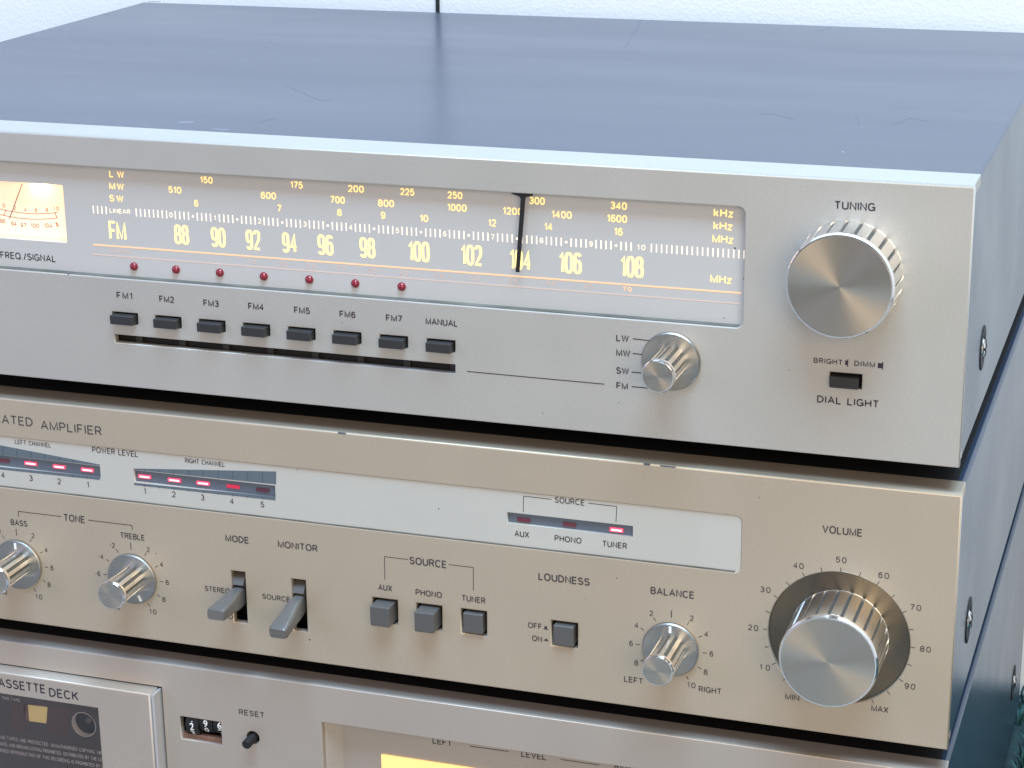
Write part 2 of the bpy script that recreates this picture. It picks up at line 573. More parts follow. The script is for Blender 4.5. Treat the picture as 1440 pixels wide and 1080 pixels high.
def build_words():
    cnt = 0
    for d in WORDS:
        t = d['t']
        if d.get('font'):
            continue
        h, W = d['h'], d['w']
        sw_ = d['b'] * h                      # stroke width
        hh = h - sw_
        gl_ = [glyph(c, 3.2 if d['s'] else None) for c in t]
        nat = sum(g[0] for g in gl_) * hh
        n = len(t)
        Ws = W - sw_
        if d['s']:
            gap = sw_ * 1.22
            kx = (Ws - gap * (n - 1)) / nat
        else:
            kx = min(1.20, max(0.72, Ws / (nat + 0.30 * hh * (n - 1)))) if n > 1 else min(1.1, Ws / nat)
            gap = (Ws - kx * nat) / (n - 1) if n > 1 else 0
            if t[0] == '-':
                kx, gap = 0.9, 0.30 * hh
        tot = kx * nat + gap * (n - 1)
        x = d['x'] - tot / 2
        bm = bmesh.new()
        for gi, (gw, strokes) in enumerate(gl_):
            for si, (closed, pts) in enumerate(strokes):
                P2 = [(x + px * kx * hh, d['z'] - hh / 2 + py * hh) for px, py in pts]
                layers = [(sw_ / 2, d['y'] - 0.085 - 0.008 * si, 0)]
                if d['m'] in ('amber', 'amber_big'):      # wider orange understroke paints a glow round the lit print
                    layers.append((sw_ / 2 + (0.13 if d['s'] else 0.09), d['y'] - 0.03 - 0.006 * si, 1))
                for hw_, yf, mi in layers:
                    stroke_faces(bm, P2, closed, hw_, yf, mi, 0.9 if d['s'] else 0.55)
            x += gw * kx * hh + gap
        bmesh.ops.scale(bm, vec=(MM, MM, MM), verts=bm.verts)
        me = bpy.data.meshes.new("lettering")
        bm.to_mesh(me)
        bm.free()
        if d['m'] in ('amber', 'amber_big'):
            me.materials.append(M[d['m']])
            me.materials.append(M['glow_halo'])
        link(d['n'], me, d['m'], d['p'], label=d['note'] or ("print reading " + t))


# ------------------------------------------------------------------ the place
TW = 440.0                     # width of each unit
TUN_B = -87.3                  # tuner: top 0, bottom
AMP_T, AMP_B = -96.2, -182.9
DECK_T, DECK_B = -191.7, -319.0
AX = 1.4                       # amplifier and deck stand this much further right
FLOOR = -330.0
WALL_Y = 352.0


def structure(name, dims, m, kind="structure"):
    bm = bmesh.new()
    add_box(bm, *dims)
    o = link(name, to_mesh(bm, name), m)
    o["kind"] = kind
    return o


wall = structure("wall", (-2600, 2600, WALL_Y, WALL_Y + 60, FLOOR - 20, 2000), 'wall')
floor = structure("floor", (-2600, 2600, -3200, WALL_Y - 0.5, FLOOR - 30, FLOOR - 8), 'floor')
carpet = structure("carpet", (-700, 900, -12, WALL_Y - 1, FLOOR - 7.9, FLOOR), 'carpet')

# pile of the carpet beside and before the stack
bm = bmesh.new()
for i in range(15000):
    x = random.uniform(-20, 330)
    y = random.uniform(60, WALL_Y - 3)
    if x < 6 and y < 316:
        x = 6 + random.random() * 60
    h = random.uniform(5, 10)
    a = random.uniform(0, 2 * math.pi)
    lean = random.uniform(1.0, 6.0)
    b_ = random.uniform(0, 2 * math.pi)
    w = random.uniform(0.5, 1.1)
    dx, dy = math.cos(a) * w, math.sin(a) * w
    lx, ly = math.cos(b_) * lean, math.sin(b_) * lean
    v = [bm.verts.new(q) for q in ((x - dx, y - dy, FLOOR - 1), (x + dx, y + dy, FLOOR - 1),
                                   (x + lx * .5 + dx, y + ly * .5 + dy, FLOOR + h * .6),
                                   (x + lx * .5 - dx, y + ly * .5 - dy, FLOOR + h * .6), (x + lx, y + ly, FLOOR + h))]
    bm.faces.new((v[0], v[1], v[2], v[3]))
    bm.faces.new((v[3], v[2], v[4]))
bmesh.ops.scale(bm, vec=(MM, MM, MM), verts=bm.verts)
me = bpy.data.meshes.new("carpet_pile")
bm.to_mesh(me)
bm.free()
pile = link("carpet_pile", me, 'pile')
pile["kind"] = "stuff"
pile["label"] = "shaggy teal carpet pile beside the stack of hi-fi units"
pile["category"] = "carpet pile"

# cable hanging down the wall
cx, cz = P(615.5, 8, WALL_Y - 1.2)
bm = bmesh.new()
rings = []
for k in range(41):
    z = FLOOR + 6 + k * 42
    xx = cx + 0.5 * math.sin(k * 0.8) + 1.2 * math.sin(k * 0.17) - 1.2 * math.sin((cz - FLOOR) / 42 * 0.17)
    rings.append([(xx + 1.0 * math.cos(t * math.pi / 5), WALL_Y - 1.0 + 1.0 * math.sin(t * math.pi / 5), z)
                  for t in range(10)])
add_rings(bm, rings)
cable = link("cable", to_mesh(bm, "cable"), 'cable', smooth=True)
cable["label"] = "thin black cable hanging straight down the white wall behind the tuner"
cable["category"] = "cable"


# ------------------------------------------------------------------ shared parts
def cover_box(parent, x0, x1, y0, y1, z0, z1, name="cover", top_from=None):
    """folded steel sheet: top, sides, back and bottom, open at the front"""
    bm = bmesh.new()
    add_box(bm, x0, x1, y0, y1, z0, z1, bevel=1.2, seg=3)
    bm.normal_update()
    bmesh.ops.delete(bm, geom=[f for f in bm.faces if f.calc_center_median().y < y0 + 1.15], context='FACES')
    bmesh.ops.recalc_face_normals(bm, faces=bm.faces)
    me = to_mesh(bm, name)
    o = link(name, me, 'cover', parent)
    md = o.modifiers.new("sheet", 'SOLIDIFY')
    md.thickness = 0.0009
    md.offset = -1
    return o


def side_screw(parent, x, y, z, r=7.5):
    ring = lathe_mesh("screw_cup", [(r, 0.0), (r * 0.98, 0.35), (r * 0.55, 0.25), (r * 0.42, -0.8)], 32, False, True)
    ring.transform(Matrix.Rotation(math.radians(-90), 4, 'Z'))
    o = link("screw_cup", ring, 'black', parent, (x, y, z), smooth=True)
    head = lathe_mesh("screw_head", [(r * .40, -0.7), (r * 0.40, 0.2), (r * 0.28, 0.9), (r * 0.08, 1.15)], 24)
    head.transform(Matrix.Rotation(math.radians(-90), 4, 'Z'))
    h = link("screw_head", head, 'screw', o, smooth=True)
    bm = bmesh.new()
    add_box(bm, 1.05, 1.25, -0.4, 0.4, -2.6, 2.6)
    add_box(bm, 1.06, 1.26, -2.6, 2.6, -0.4, 0.4)
    link("screw_slot", to_mesh(bm, "screw_slot"), 'black', o)
    return o


def foot(parent, x, y, z0, z1):
    me = lathe_mesh("foot", [(11, 0), (13, (z1 - z0) * 0.9), (13, z1 - z0)], 28)
    me.transform(Matrix.Rotation(math.radians(90), 4, 'X'))
    return link("foot", me, 'rubber', parent, (x, y, z0), smooth=False)


def small_knob(parent, name, x, z, face_y, mark_deg, label=None, y0=0.0):
    """fluted knob on a round flange; the grip is the part"""
    L = -(face_y - y0)
    grip = gear_mesh("knob_grip", 4.95, -1.2, 5.05, -(L - 2.0), 12, 0.55, 0.48, 5)
    o = link(name, grip, 'grip_small', parent, (x, y0, z), label=label)
    cr = lathe_mesh("groove_floor", [(4.55, -1.3), (4.65, -(L - 1.9))], 48, False, False)
    link("groove_floor", cr, 'groove_small', o, smooth=True)
    fl = auto_smooth(lathe_mesh("flange", [(9.5, 0.02), (9.5, -1.2), (9.15, -1.55), (8.9, -1.5)], 64, False, True), 20)
    link("flange", fl, 'flange', o)
    rim = auto_smooth(lathe_mesh("rim", [(5.0, -(L - 2.1)), (5.35, -(L - 1.7)), (5.35, -(L - 0.6)), (5.0, -L + 0.02),
                                         (4.8, -L - 0.05)], 56), 20)
    link("rim", rim, 'ring', o)
    fc = lathe_mesh("face", [(4.82, -L - 0.02), (4.8, -L - 0.10)], 56)
    link("face", fc, 'spun', o)
    if mark_deg is not None:
        a = math.radians(90 - mark_deg)
        ux, uz = math.cos(a), math.sin(a)
        pl = bar((6.3 * ux, 6.3 * uz), (8.6 * ux, 8.6 * uz), 0.9)
        bm = bmesh.new()
        add_rings(bm, [[(px, -1.68, pz) for px, pz in pl], [(px, -1.4, pz) for px, pz in pl]])
        link("indicator_mark", to_mesh(bm, "indicator_mark"), 'white', o)
    return o


def big_knob(parent, name, x, z, r_rear, r_face, rear_y, face_y, teeth, label=None, mark_deg=None, y0=0.0):
    L = -face_y
    o = link(name, gear_mesh("knob_grip", r_rear, -rear_y, r_face + 0.25, -(L - 2.0), teeth, 0.5, 0.27, 6), 'grip', parent,
             (x, y0, z), label=label)
    cores = lathe_mesh("core", [(r_rear - 0.42, -rear_y + 0.1), (r_face - 0.17, -(L - 1.9))], 96, False, False)
    link("groove_floor", cores, 'groove', o, smooth=True)
    sk = auto_smooth(lathe_mesh("skirt", [(r_rear + 0.1, -rear_y + 2.0), (r_rear + 0.1, -rear_y - 0.1)], 96), 20)
    link("skirt", sk, 'grip', o)
    rim = auto_smooth(lathe_mesh("rim", [(r_face + 0.2, -(L - 2.1)), (r_face + 0.32, -(L - 1.8)), (r_face + 0.3, -(L - 0.9)),
                                         (r_face - 0.15, -L), (r_face - 0.55, -L - 0.05)], 96), 20)
    link("rim", rim, 'ring', o)
    fc = lathe_mesh("face", [(r_face - 0.53, -L - 0.02), (r_face - 0.55, -L - 0.12)], 96)
    link("face", fc, 'spun', o)
    if mark_deg is not None:
        a = math.radians(90 - mark_deg)
        rr = r_rear - 0.1
        bm = bmesh.new()
        for s, (ya, yb) in ((0, (-rear_y - 0.4, -(L - 2.3))),):
            pts = []
            for da in (-0.028, 0.028):
                pts.append((math.cos(a + da), math.sin(a + da)))
            r1 = r_face + 0.30
            add_rings(bm, [[(pts[0][0] * (rr + .18), ya, pts[0][1] * (rr + .18)), (pts[1][0] * (rr + .18), ya, pts[1][1] * (rr + .18)),
                            (pts[1][0] * r1, yb, pts[1][1] * r1), (pts[0][0] * r1, yb, pts[0][1] * r1)],
                           [(pts[0][0] * (rr - .5), ya, pts[0][1] * (rr - .5)), (pts[1][0] * (rr - .5), ya, pts[1][1] * (rr - .5)),
                            (pts[1][0] * (r1 - .6), yb, pts[1][1] * (r1 - .6)), (pts[0][0] * (r1 - .6), yb, pts[0][1] * (r1 - .6))]])
        link("indicator_mark", to_mesh(bm, "indicator_mark"), 'white', o)
    return o


def polar(cx, cz, r, deg):
    a = math.radians(90 - deg)
    return cx + r * math.cos(a), cz + r * math.sin(a)


def stroke_top(parent, pts_px, w, m, name, z=0.0, label=None):
    """scratch lying on a top face, from photo pixels"""
    bm = bmesh.new()
    q = [P_top(px, py, z) for px, py in pts_px]
    for (a, b) in zip(q, q[1:]):
        pl = bar(a, b, w * 0.6)
        add_rings(bm, [[(x, y, z + 0.03) for x, y in pl], [(x, y, z - 0.05) for x, y in pl]])
    return link(name, to_mesh(bm, name), m, parent, label=label)


# ================================================================== TUNER
tuner = thing("stereo_tuner", "silver stereo tuner with glowing amber dial on top of the stack", "tuner",
              (-TW / 2, 150, TUN_B))
WD = 3.2                                      # depth of the dial plate behind the panel face
wx1 = -68.1
win = rrect(-425, wx1, -48.5, -10.2, 2.2)
holes = [win]
btn = [(-283.3 + 16.49 * k, -62.47) for k in range(8)]
for bx, bz in btn:
    holes.append(rect(bx - 4.9, bx + 4.9, bz - 2.0, bz + 2.0))
sx0, sz0 = P(161.5, 476.5)
sx1, sz1 = P(640, 518.5)
szm = (sz0 + sz1) / 2
holes.append(rect(sx0, sx1, szm - 1.5, szm + 1.5))
dlx, dlz = P(1189.2, 535.2)
holes.append(rect(dlx - 4.95, dlx + 4.95, dlz - 2.35, dlz + 2.35))
t_panel = plate("front_panel", rect(-TW, 0, TUN_B, 0), holes, 0, 3.0, 'tuner_panel', tuner, bevel=0.35)
box("top_lip", (-TW + 0.4, -0.4, 2.6, 19.2, -3.6, -0.02), 'tuner_panel', tuner, bevel=0.3)
box("bottom_lip", (-TW + 0.4, -0.4, 2.6, 10, TUN_B + 0.02, TUN_B + 2.5), 'tuner_panel', tuner, bevel=0.3)
cover_box(tuner, -TW + 0.5, -0.45, 3.2, 314.3, TUN_B - 0.6, -0.55)
box("inner_chassis", (-TW + 6, -4, 14.5, 16.5, TUN_B + 4, -5), 'black', tuner)
side_screw(tuner, -0.45, 54.3, -64.8)
for fx in (-40, -TW + 40):
    for fy in (40, 280):
        foot(tuner, fx, fy, AMP_T - 0.1, TUN_B - 0.4)

# dial plate with its print; hole for the signal meter
mx1, mz1 = P(88, 260.5, WD)
_, mz0 = P(87, 341.0, WD)
meter_hole = rrect(mx1 - 44, mx1, mz0, mz1, 0.5)
dial = plate("dial_plate", rect(-430, wx1 + 4, -52, -6.5), [meter_hole], WD, WD + 1.2, 'dial', tuner, bevel=0.1)
DY = WD
for t, a, b, c, h in (("LW", 153.8, 174.3, 245, 9), ("MW", 154, 174, 262, 9), ("SW", 154, 173.5, 279, 9),
                      ("150", 281.8, 298.8, 253, 9), ("510", 237, 254.8, 267, 9), ("6", 273, 279, 285.8, 9),
                      ("175", 408.8, 425.5, 260, 9.2), ("200", 489.5, 511.5, 265.5, 9.4), ("225", 563, 582.5, 269.8, 9.4),
                      ("250", 629.5, 650, 274.5, 9.6), ("600", 367, 388, 275, 9.4), ("700", 464.8, 484.8, 281, 9.6),
                      ("800", 531.8, 554, 285.8, 9.6), ("1000", 629.5, 656, 292, 9.8), ("7", 390, 395.5, 292.8, 9.4),
                      ("8", 474, 480.8, 298.8, 9.4), ("9", 535.5, 542, 302.8, 9.6), ("10", 590.8, 602, 307, 9.6),
                      ("12", 687, 697.5, 313.4, 9.8), ("300", 744.3, 766, 282.3, 10), ("1200", 707.5, 735, 297, 10),
                      ("1400", 776, 803.8, 301.8, 10), ("14", 766, 776.7, 318.8, 10), ("340", 858.6, 881.4, 289.3, 10.2),
                      ("1600", 854, 881.7, 307.4, 10.2), ("16", 864, 875.5, 325.8, 10.2), ("kHz", 1004, 1031, 299.5, 11),
                      ("kHz", 1003.6, 1029.8, 317.6, 11), ("MHz", 1001.8, 1031, 336.3, 11),
                      ("MHz", 999, 1028.7, 392.8, 11)):
    word(t, a, b, c, h, dial, 'amber', DY, 0.016)
word("LINEAR", 154.3, 183.3, 297, 6.4, dial, 'amber_pale', DY, 0.02)
for t, a, b, c, h in (("FM", 153.3, 177.3, 324.3, 26), ("88", 245.3, 265.5, 330, 27), ("90", 297, 317, 333.8, 27),
                      ("92", 346, 366, 337.5, 27.5), ("94", 397, 418, 341.5, 27.5), ("96", 447, 468.5, 344.5, 28),
                      ("98", 506, 527.5, 348.5, 28), ("100", 574.5, 603.8, 353.8, 28), ("102", 648.5, 678, 359, 28.5),
                      ("104", 717, 747, 365.4, 28.5), ("106", 786.3, 817.8, 369.8, 29.5), ("108", 873, 905, 375.3, 29.5)):
    word(t, a, b, c, h, dial, 'amber_big', DY, 0.035, stretch=True)
# linear logging scale: ticks, dots and figures
l0, lz = P(240.5, 302.2, DY)
l1, lz1 = P(901.8, 347.8, DY)
lz = (lz + lz1) / 2
step = (l1 - l0) / 100.0
ticks = []
for k in range(-18, 124):
    x = l0 + k * step
    if -14.6 <= k <= -8.6:
        continue
    if 0 <= k <= 100 and k % 5 == 0:
        if k % 10 == 5:
            ticks.append(circle(x, lz, 0.42, 10))
        else:
            word_mm(str(k // 10), x, lz, 1.6 if k < 100 else 2.6, 1.75, dial, 'amber_pale', DY, 0.015)
        continue
    if k in (99, 101):
        continue
    ticks.append(bar((x, lz - 1.35), (x, lz + 1.35), 0.36))
flat("scale_ticks", ticks, DY, 'amber_pale', dial, label="row of fine backlit ticks of the linear scale")
for (a, b), m, w, nm in ((((131, 343.5), (1042, 412.7)), 'orange_line', 0.42, "orange_rule"),
                         (((131, 357.5), (1042, 427.3)), 'orange_dim', 0.34, "faint_orange_rule")):
    pa, pb = P(*a, DY), P(*b, DY)
    zz = (pa[1] + pb[1]) / 2
    flat(nm, [bar((pa[0], zz), (pb[0], zz), w)], DY, m, dial)
    if nm == "orange_rule":
        ruz = zz
for t, cxp, cyp in (("15", 354.5, 367.5), ("20", 398, 371), ("25", 437.5, 374), ("30", 479.5, 377), ("35", 523.7, 380.5),
                    ("40", 568, 384), ("45", 617.5, 387.5), ("50", 668, 391), ("55", 720.5, 394.5), ("60", 775, 398),
                    ("65", 828, 402.3), ("70", 882, 406.6)):
    word(t, cxp - 6, cxp + 6, cyp, 6.6, dial, 'orange_dim' if t != "70" else 'orange_line', DY, 0.01)
word("CHANNEL", 155, 183, 353, 5.0, dial, 'orange_dim', DY, 0.01)

box("window_seal", (-424, wx1 - 1.5, 0.7, WD - 0.02, -48.9, -48.22), 'seal', tuner)
# pointer hanging in front of the dial
pt_ = P(734.8, 276, 0.3)
pb_ = P(727.2, 383, 0.3)
hl = P(719, 272.2, 0.3)
hr = P(748, 275.5, 0.3)
bm = bmesh.new()
zt = hl[1] + 1.5
outline = [(hl[0], zt), (hr[0], zt), (hr[0], hr[1] - 0.1), (pt_[0] + 1.2, pt_[1] - 0.15), (pt_[0] + 0.7, pt_[1] - 0.9),
           (pb_[0] + 0.6, pb_[1]), (pb_[0] - 0.6, pb_[1]), (pt_[0] - 0.7, pt_[1] - 0.9), (pt_[0] - 1.2, pt_[1] - 0.15),
           (hl[0], hl[1] - 0.1)]
add_rings(bm, [[(x, -0.1 + 0.6, z) for x, z in outline], [(x, 0.6 + 0.5, z) for x, z in outline]])
link("dial_pointer", to_mesh(bm, "dial_pointer"), 'black', tuner, label="black tuning pointer standing over 104")

# preset lamps
lamp_me = auto_smooth(lathe_mesh("preset_lamp", [(1.45, 0.05), (1.45, -0.35), (1.2, -0.85), (0.7, -1.2), (0.2, -1.32)], 24), 60)
for k in range(7):
    lx, lz2 = P((187.7, 246.8, 308.5, 370.3, 434.3, 499, 564.3)[k], (375, 379.5, 383.8, 389, 393.5, 399, 403.5)[k], DY - 0.5)
    link("preset_lamp", lamp_me, 'lamp_red', tuner, (lx, DY, lz2), label="dark red preset lamp, number %d of the row" % (k + 1))

# signal meter
meter = box("signal_meter", (mx1 - 45, mx1 + 0.6, WD + 5.6, WD + 6.4, mz0 - 1.2, mz1 + 1.2), 'meter_face', tuner,
            label="glowing tuning and signal meter")
MY = WD + 5.6
bm = bmesh.new()
for dms in ((mx1 - 45, mx1 + 1.2, WD + 1.2, MY, mz1 + 0.05, mz1 + 1.2), (mx1 - 45, mx1 + 1.2, WD + 1.2, MY, mz0 - 1.2, mz0 - 0.05),
            (mx1 + 0.05, mx1 + 1.2, WD + 1.2, MY, mz0 - 0.04, mz1 + 0.04)):
    add_box(bm, *dms)
link("housing_rim", to_mesh(bm, "housing_rim"), 'meter_wall', meter)
for t, a, c in (("0", 5.6, 289), ("2", 20.7, 292.4), ("4", 36, 295), ("6", 50.8, 295.7), ("8", 66, 295), ("10", 79, 293)):
    word(t, a - (2 if len(t) < 2 else 4), a + (2 if len(t) < 2 else 4), c, 5.6, meter, 'meter_ink', MY, 0.0)
for t, a, c in (("88", 3.0, 310.7), ("94", 19.7, 314.5), ("97", 33, 316.6), ("100", 49.2, 317.3), ("104", 67.7, 317.2),
                ("%", 80.5, 315.6)):
    w = 3.9 if len(t) == 2 else (5.8 if len(t) == 3 else 2.2)
    word(t, a - w, a + w, c, 6.2, meter, 'meter_ink', MY, 0.0)


def smooth_arc(pts, n=20):
    """parabola through three pixels"""
    q = [P(*p, MY) for p in pts]
    out = []
    for i in range(n + 1):
        x = q[0][0] + (q[2][0] - q[0][0]) * i / n
        z = 0
        for j in range(3):
            t = q[j][1]
            for k in range(3):
                if k != j:
                    t *= (x - q[k][0]) / (q[j][0] - q[k][0])
            z += t
        out.append((x, z))
    return out


arcs = []
for trio in (((-30, 284), (19, 297.8), (81.5, 298.6)), ((-30, 292), (13.3, 304.5), (81.5, 306.2))):
    a_ = smooth_arc(trio)
    arcs += [bar(p, q, 0.22) for p, q in zip(a_, a_[1:])]
arcs += [bar(P(77.5, 299, MY), P(80, 306, MY), 0.25), bar(P(8.5, 295, MY), P(5.5, 302.5, MY), 0.25)]
flat("scale_arc", arcs, MY, 'meter_ink', meter)
na, nb = P(31.2, 258.5, MY - 1.4), P(13.4, 307.4, MY - 1.4)
bm = bmesh.new()
pl = bar(na, nb, 0.26)
add_rings(bm, [[(x, MY - 1.5, z) for x, z in pl], [(x, MY - 1.3, z) for x, z in pl]])
link("needle", to_mesh(bm, "needle"), 'meter_ink', meter)
word("FREQ./SIGNAL", 0.3, 78.5, 361.0, 9.6, dial, 'ink', DY, 0.004)


def inner_lamp(name, x, y, z, power, color, size=0.004):
    d = bpy.data.lights.new(name, 'POINT')
    d.energy = power
    d.color = color
    d.shadow_soft_size = size
    o = bpy.data.objects.new(name, d)
    o.location = (x * MM, y * MM, z * MM)
    COL.objects.link(o)


inner_lamp("meter_lamp", mx1 - 12, WD + 3.4, mz1 - 1.2, 0.0035, (1.0, 0.74, 0.38), 0.0012)

# push buttons under the dial
bm = bmesh.new()
add_box(bm, -4.3, 4.3, -3.0, 6.0, -1.55, 1.55, bevel=0.22)
btn_me = to_mesh(bm, "push_button")
names = ["FM1", "FM2", "FM3", "FM4", "FM5", "FM6", "FM7", "MANUAL"]
for (bx, bz), nm in zip(btn, names):
    link("push_button", btn_me, 'button', tuner, (bx, random.uniform(-0.15, 0.15), bz - 0.1), label="dark grey push button marked " + nm)
for t, a, b, c in (("FM1", 164, 186.2, 415.6), ("FM2", 224, 244.8, 420.8), ("FM3", 286, 307.8, 426.4), ("FM4", 349, 371, 431),
                   ("FM5", 413.5, 435.8, 436.4), ("FM6", 477.5, 500, 442), ("FM7", 542.8, 565.5, 447.4),
                   ("MANUAL", 598.5, 643.8, 453.2)):
    word(t, a, b, c, 9.2, t_panel, 'ink', 0, 0.012)
# slider track under the buttons
track = box("slider_track", (sx0 - 1, sx1 + 1, 4.6, 5.6, szm - 2.2, szm + 2.2), 'black', tuner)
bm = bmesh.new()
for k in range(8):
    bx = btn[k][0] + 3
    add_box(bm, bx - 1.2, bx + 1.2, 3.3, 4.62, szm - 1.9, szm + 1.9, bevel=0.2)
link("slider_catch", to_mesh(bm, "slider_catch"), 'button', track)
flat("printed_line", [bar(P(657, 522.3), P(850, 540.2), 0.30)], 0, 'ink', t_panel)
# band selector
kx, kz = P(944.6, 507.2)
small_knob(tuner, "band_knob", kx, kz, -17.3, None, label="small fluted metal band selector knob")
for t, a, b, c in (("LW", 866.5, 884.5, 475.6), ("MW", 866.5, 886.5, 496.4), ("SW", 866.5, 884.6, 521.4), ("FM", 866.8, 883.2, 542.6)):
    word(t, a, b, c, 9.4, t_panel, 'ink', 0, 0.012)
flat("printed_line", [bar(P(889.7, 476.3), P(914, 479), 0.32), bar(P(889.8, 497), P(906, 498.6), 0.32),
                      bar(P(888.3, 523.2), P(905, 524.6), 0.32), bar(P(888.3, 543.6), P(913, 545.9), 0.32)], 0, 'ink', t_panel)
# tuning knob
tkx, tkz = P(1192.5, 386.0)
big_knob(tuner, "tuning_knob", tkx, tkz, 16.6, 15.9, 0.0, -14.8, 24, label="large round metal tuning knob")
word("TUNING", 1173.3, 1231, 289.8, 11.8, t_panel, 'ink', 0, 0.012)
word("BRIGHT", 1144, 1185, 508, 7.6, t_panel, 'ink', 0, 0.010)
word("DIMM", 1201.5, 1230.6, 511.9, 7.6, t_panel, 'ink', 0, 0.012)
word("DIAL LIGHT", 1148.8, 1236, 564.6, 10.6, t_panel, 'ink', 0, 0.012)
ix, iz = P(1191, 510.3)
jx, jz = P(1238.6, 514.2)
flat("printed_symbol", [rect(ix - .55, ix + 0.15, iz - .75, iz + .75), rect(ix + .15, ix + .4, iz - 1.25, iz + 1.25)], 0, 'ink', t_panel)
flat("printed_symbol", [rect(jx - .9, jx + 0.45, jz - .8, jz + .8), rect(jx + .45, jx + .75, jz - 1.25, jz + 1.25)], 0, 'ink', t_panel)
bm = bmesh.new()
add_box(bm, -4.4, 4.4, -2.0, 6.0, -1.75, 1.75, bevel=0.25)
link("push_button", to_mesh(bm, "push_button"), 'button', tuner, (dlx - 0.25, 0, dlz - 0.3), label="dark grey dial light push button")
# wear on the top cover
for pts, w, m, nm in ((((902, 27), (893, 45), (879, 67)), 0.35, 'scratch', "scratch"),
                      (((1203, 160), (1209, 175), (1206, 187)), 0.45, 'scratch', "scratch"),
                      (((1066, 160), (1090, 161), (1118, 168)), 0.25, 'scratch', "scratch"),
                      (((1148, 44), (1170, 39)), 0.5, 'scratch', "scratch"),
                      (((365, 172), (386, 167)), 0.3, 'scratch', "scratch"),
                      (((400, 120), (452, 142), (466, 139)), 0.2, 'scratch', "scratch"),
                      (((250, 172), (272, 171.5)), 0.6, 'scuff', "scuff"),
                      (((298, 181), (322, 182.5)), 0.35, 'scuff', "scuff"),
                      (((145, 20.5), (156, 20)), 1.8, 'scratch', "dent"),
                      (((208, 2.5), (226, 2.0)), 2.2, 'scratch', "dent"),
                      (((1255, 176), (1280, 166), (1306, 171)), 0.22, 'scratch', "scratch"),
                      (((377, 58), (381, 59)), 0.6, 'scratch', "scratch"),
                      (((1184, 213), (1187, 214)), 0.4, 'scuff', "scuff")):
    stroke_top(tuner, pts, w, m, nm, -0.55)

for px_, py_, r_, y_, o_ in ((96, 386, .22, 0, t_panel), (481, 454, .2, 0, t_panel), (1033.5, 349, .32, DY, dial), (1046, 392, .28, DY, dial),
                           (1018, 447.5, .18, DY, dial), (763, 581, .2, 0, t_panel), (870, 566, .16, 0, t_panel), (1110, 520, .16, 0, t_panel)):
    sx_, sz_ = P(px_, py_, y_)
    flat("speck", [circle(sx_, sz_, r_, 9)], y_, 'ink_soft', o_, thick=0.03)

# ================================================================== AMPLIFIER
amp = thing("stereo_amplifier", "champagne integrated amplifier with red level lights between tuner and cassette deck",
            "amplifier", (AX - TW / 2, 150, AMP_B))
AWD = 0.5
a_win = rrect(-425, -67.1, -130.1, -110.9, 1.8)
vx, vz, = -34.81, -148.71
aholes = [a_win, circle(vx, vz, 22.7, 72)]
sq = {}
for nm, pa, pb in (("AUX", (523.8, 839.8), (559.6, 879)), ("PHONO", (585.6, 848), (622, 887.2)), ("TUNER", (648, 855.6), (684.8, 895.2)),
                   ("LOUDNESS", (775.2, 872.5), (812.5, 912))):
    a_, b_ = P(*pa), P(*pb)
    sq[nm] = ((a_[0] + b_[0]) / 2, (a_[1] + b_[1]) / 2)
    c_ = sq[nm]
    aholes.append(rect(c_[0] - 4.55, c_[0] + 4.55, c_[1] - 4.55, c_[1] + 4.55))
sw = {}
for nm, c_ in (("MODE", (336.6, 840)), ("MONITOR", (421.3, 851.7))):
    sw[nm] = P(*c_)
    aholes.append(rect(sw[nm][0] - 2.6, sw[nm][0] + 2.6, sw[nm][1] - 9.8, sw[nm][1] + 9.8))
a_panel = plate("front_panel", rect(AX - TW, AX, AMP_B, AMP_T), aholes, 0, 3.0, 'amp_panel', amp, bevel=0.55)
box("top_lip", (AX - TW + 0.4, AX - 0.4, 2.6, 13.2, AMP_T - 3.6, AMP_T - 0.02), 'amp_panel', amp, bevel=0.3)
box("bottom_lip", (AX - TW + 0.4, AX - 0.4, 2.6, 10, AMP_B + 0.02, AMP_B + 2.5), 'amp_panel', amp, bevel=0.3)
cover_box(amp, AX - TW + 0.5, AX - 0.45, 3.2, 314.3, AMP_B - 0.4, AMP_T - 0.55)
box("inner_chassis", (AX - TW + 6, AX - 4, 14.5, 16.0, AMP_B + 4, AMP_T - 5), 'black', amp)
box("gap_shade_sheet", (AX - TW + 3, AX - 3, 13.4, 312, AMP_T - 0.5, AMP_T - 0.3), 'black', amp)  # black sheet paints the shade in the gap under the tuner
side_screw(amp, AX - 0.45, 46.7, -157.8, 8.0)
for fx in (-40, -TW + 40):
    for fy in (40, 280):
        foot(amp, fx, fy, DECK_T - 0.6, AMP_B - 0.3)

# display plate with the level slots cut through it
AY = AWD


def quad_px(pts, y):
    return [P(a, b, y) for a, b in pts]


ly_ = lambda pts: quad_px(pts, AY)
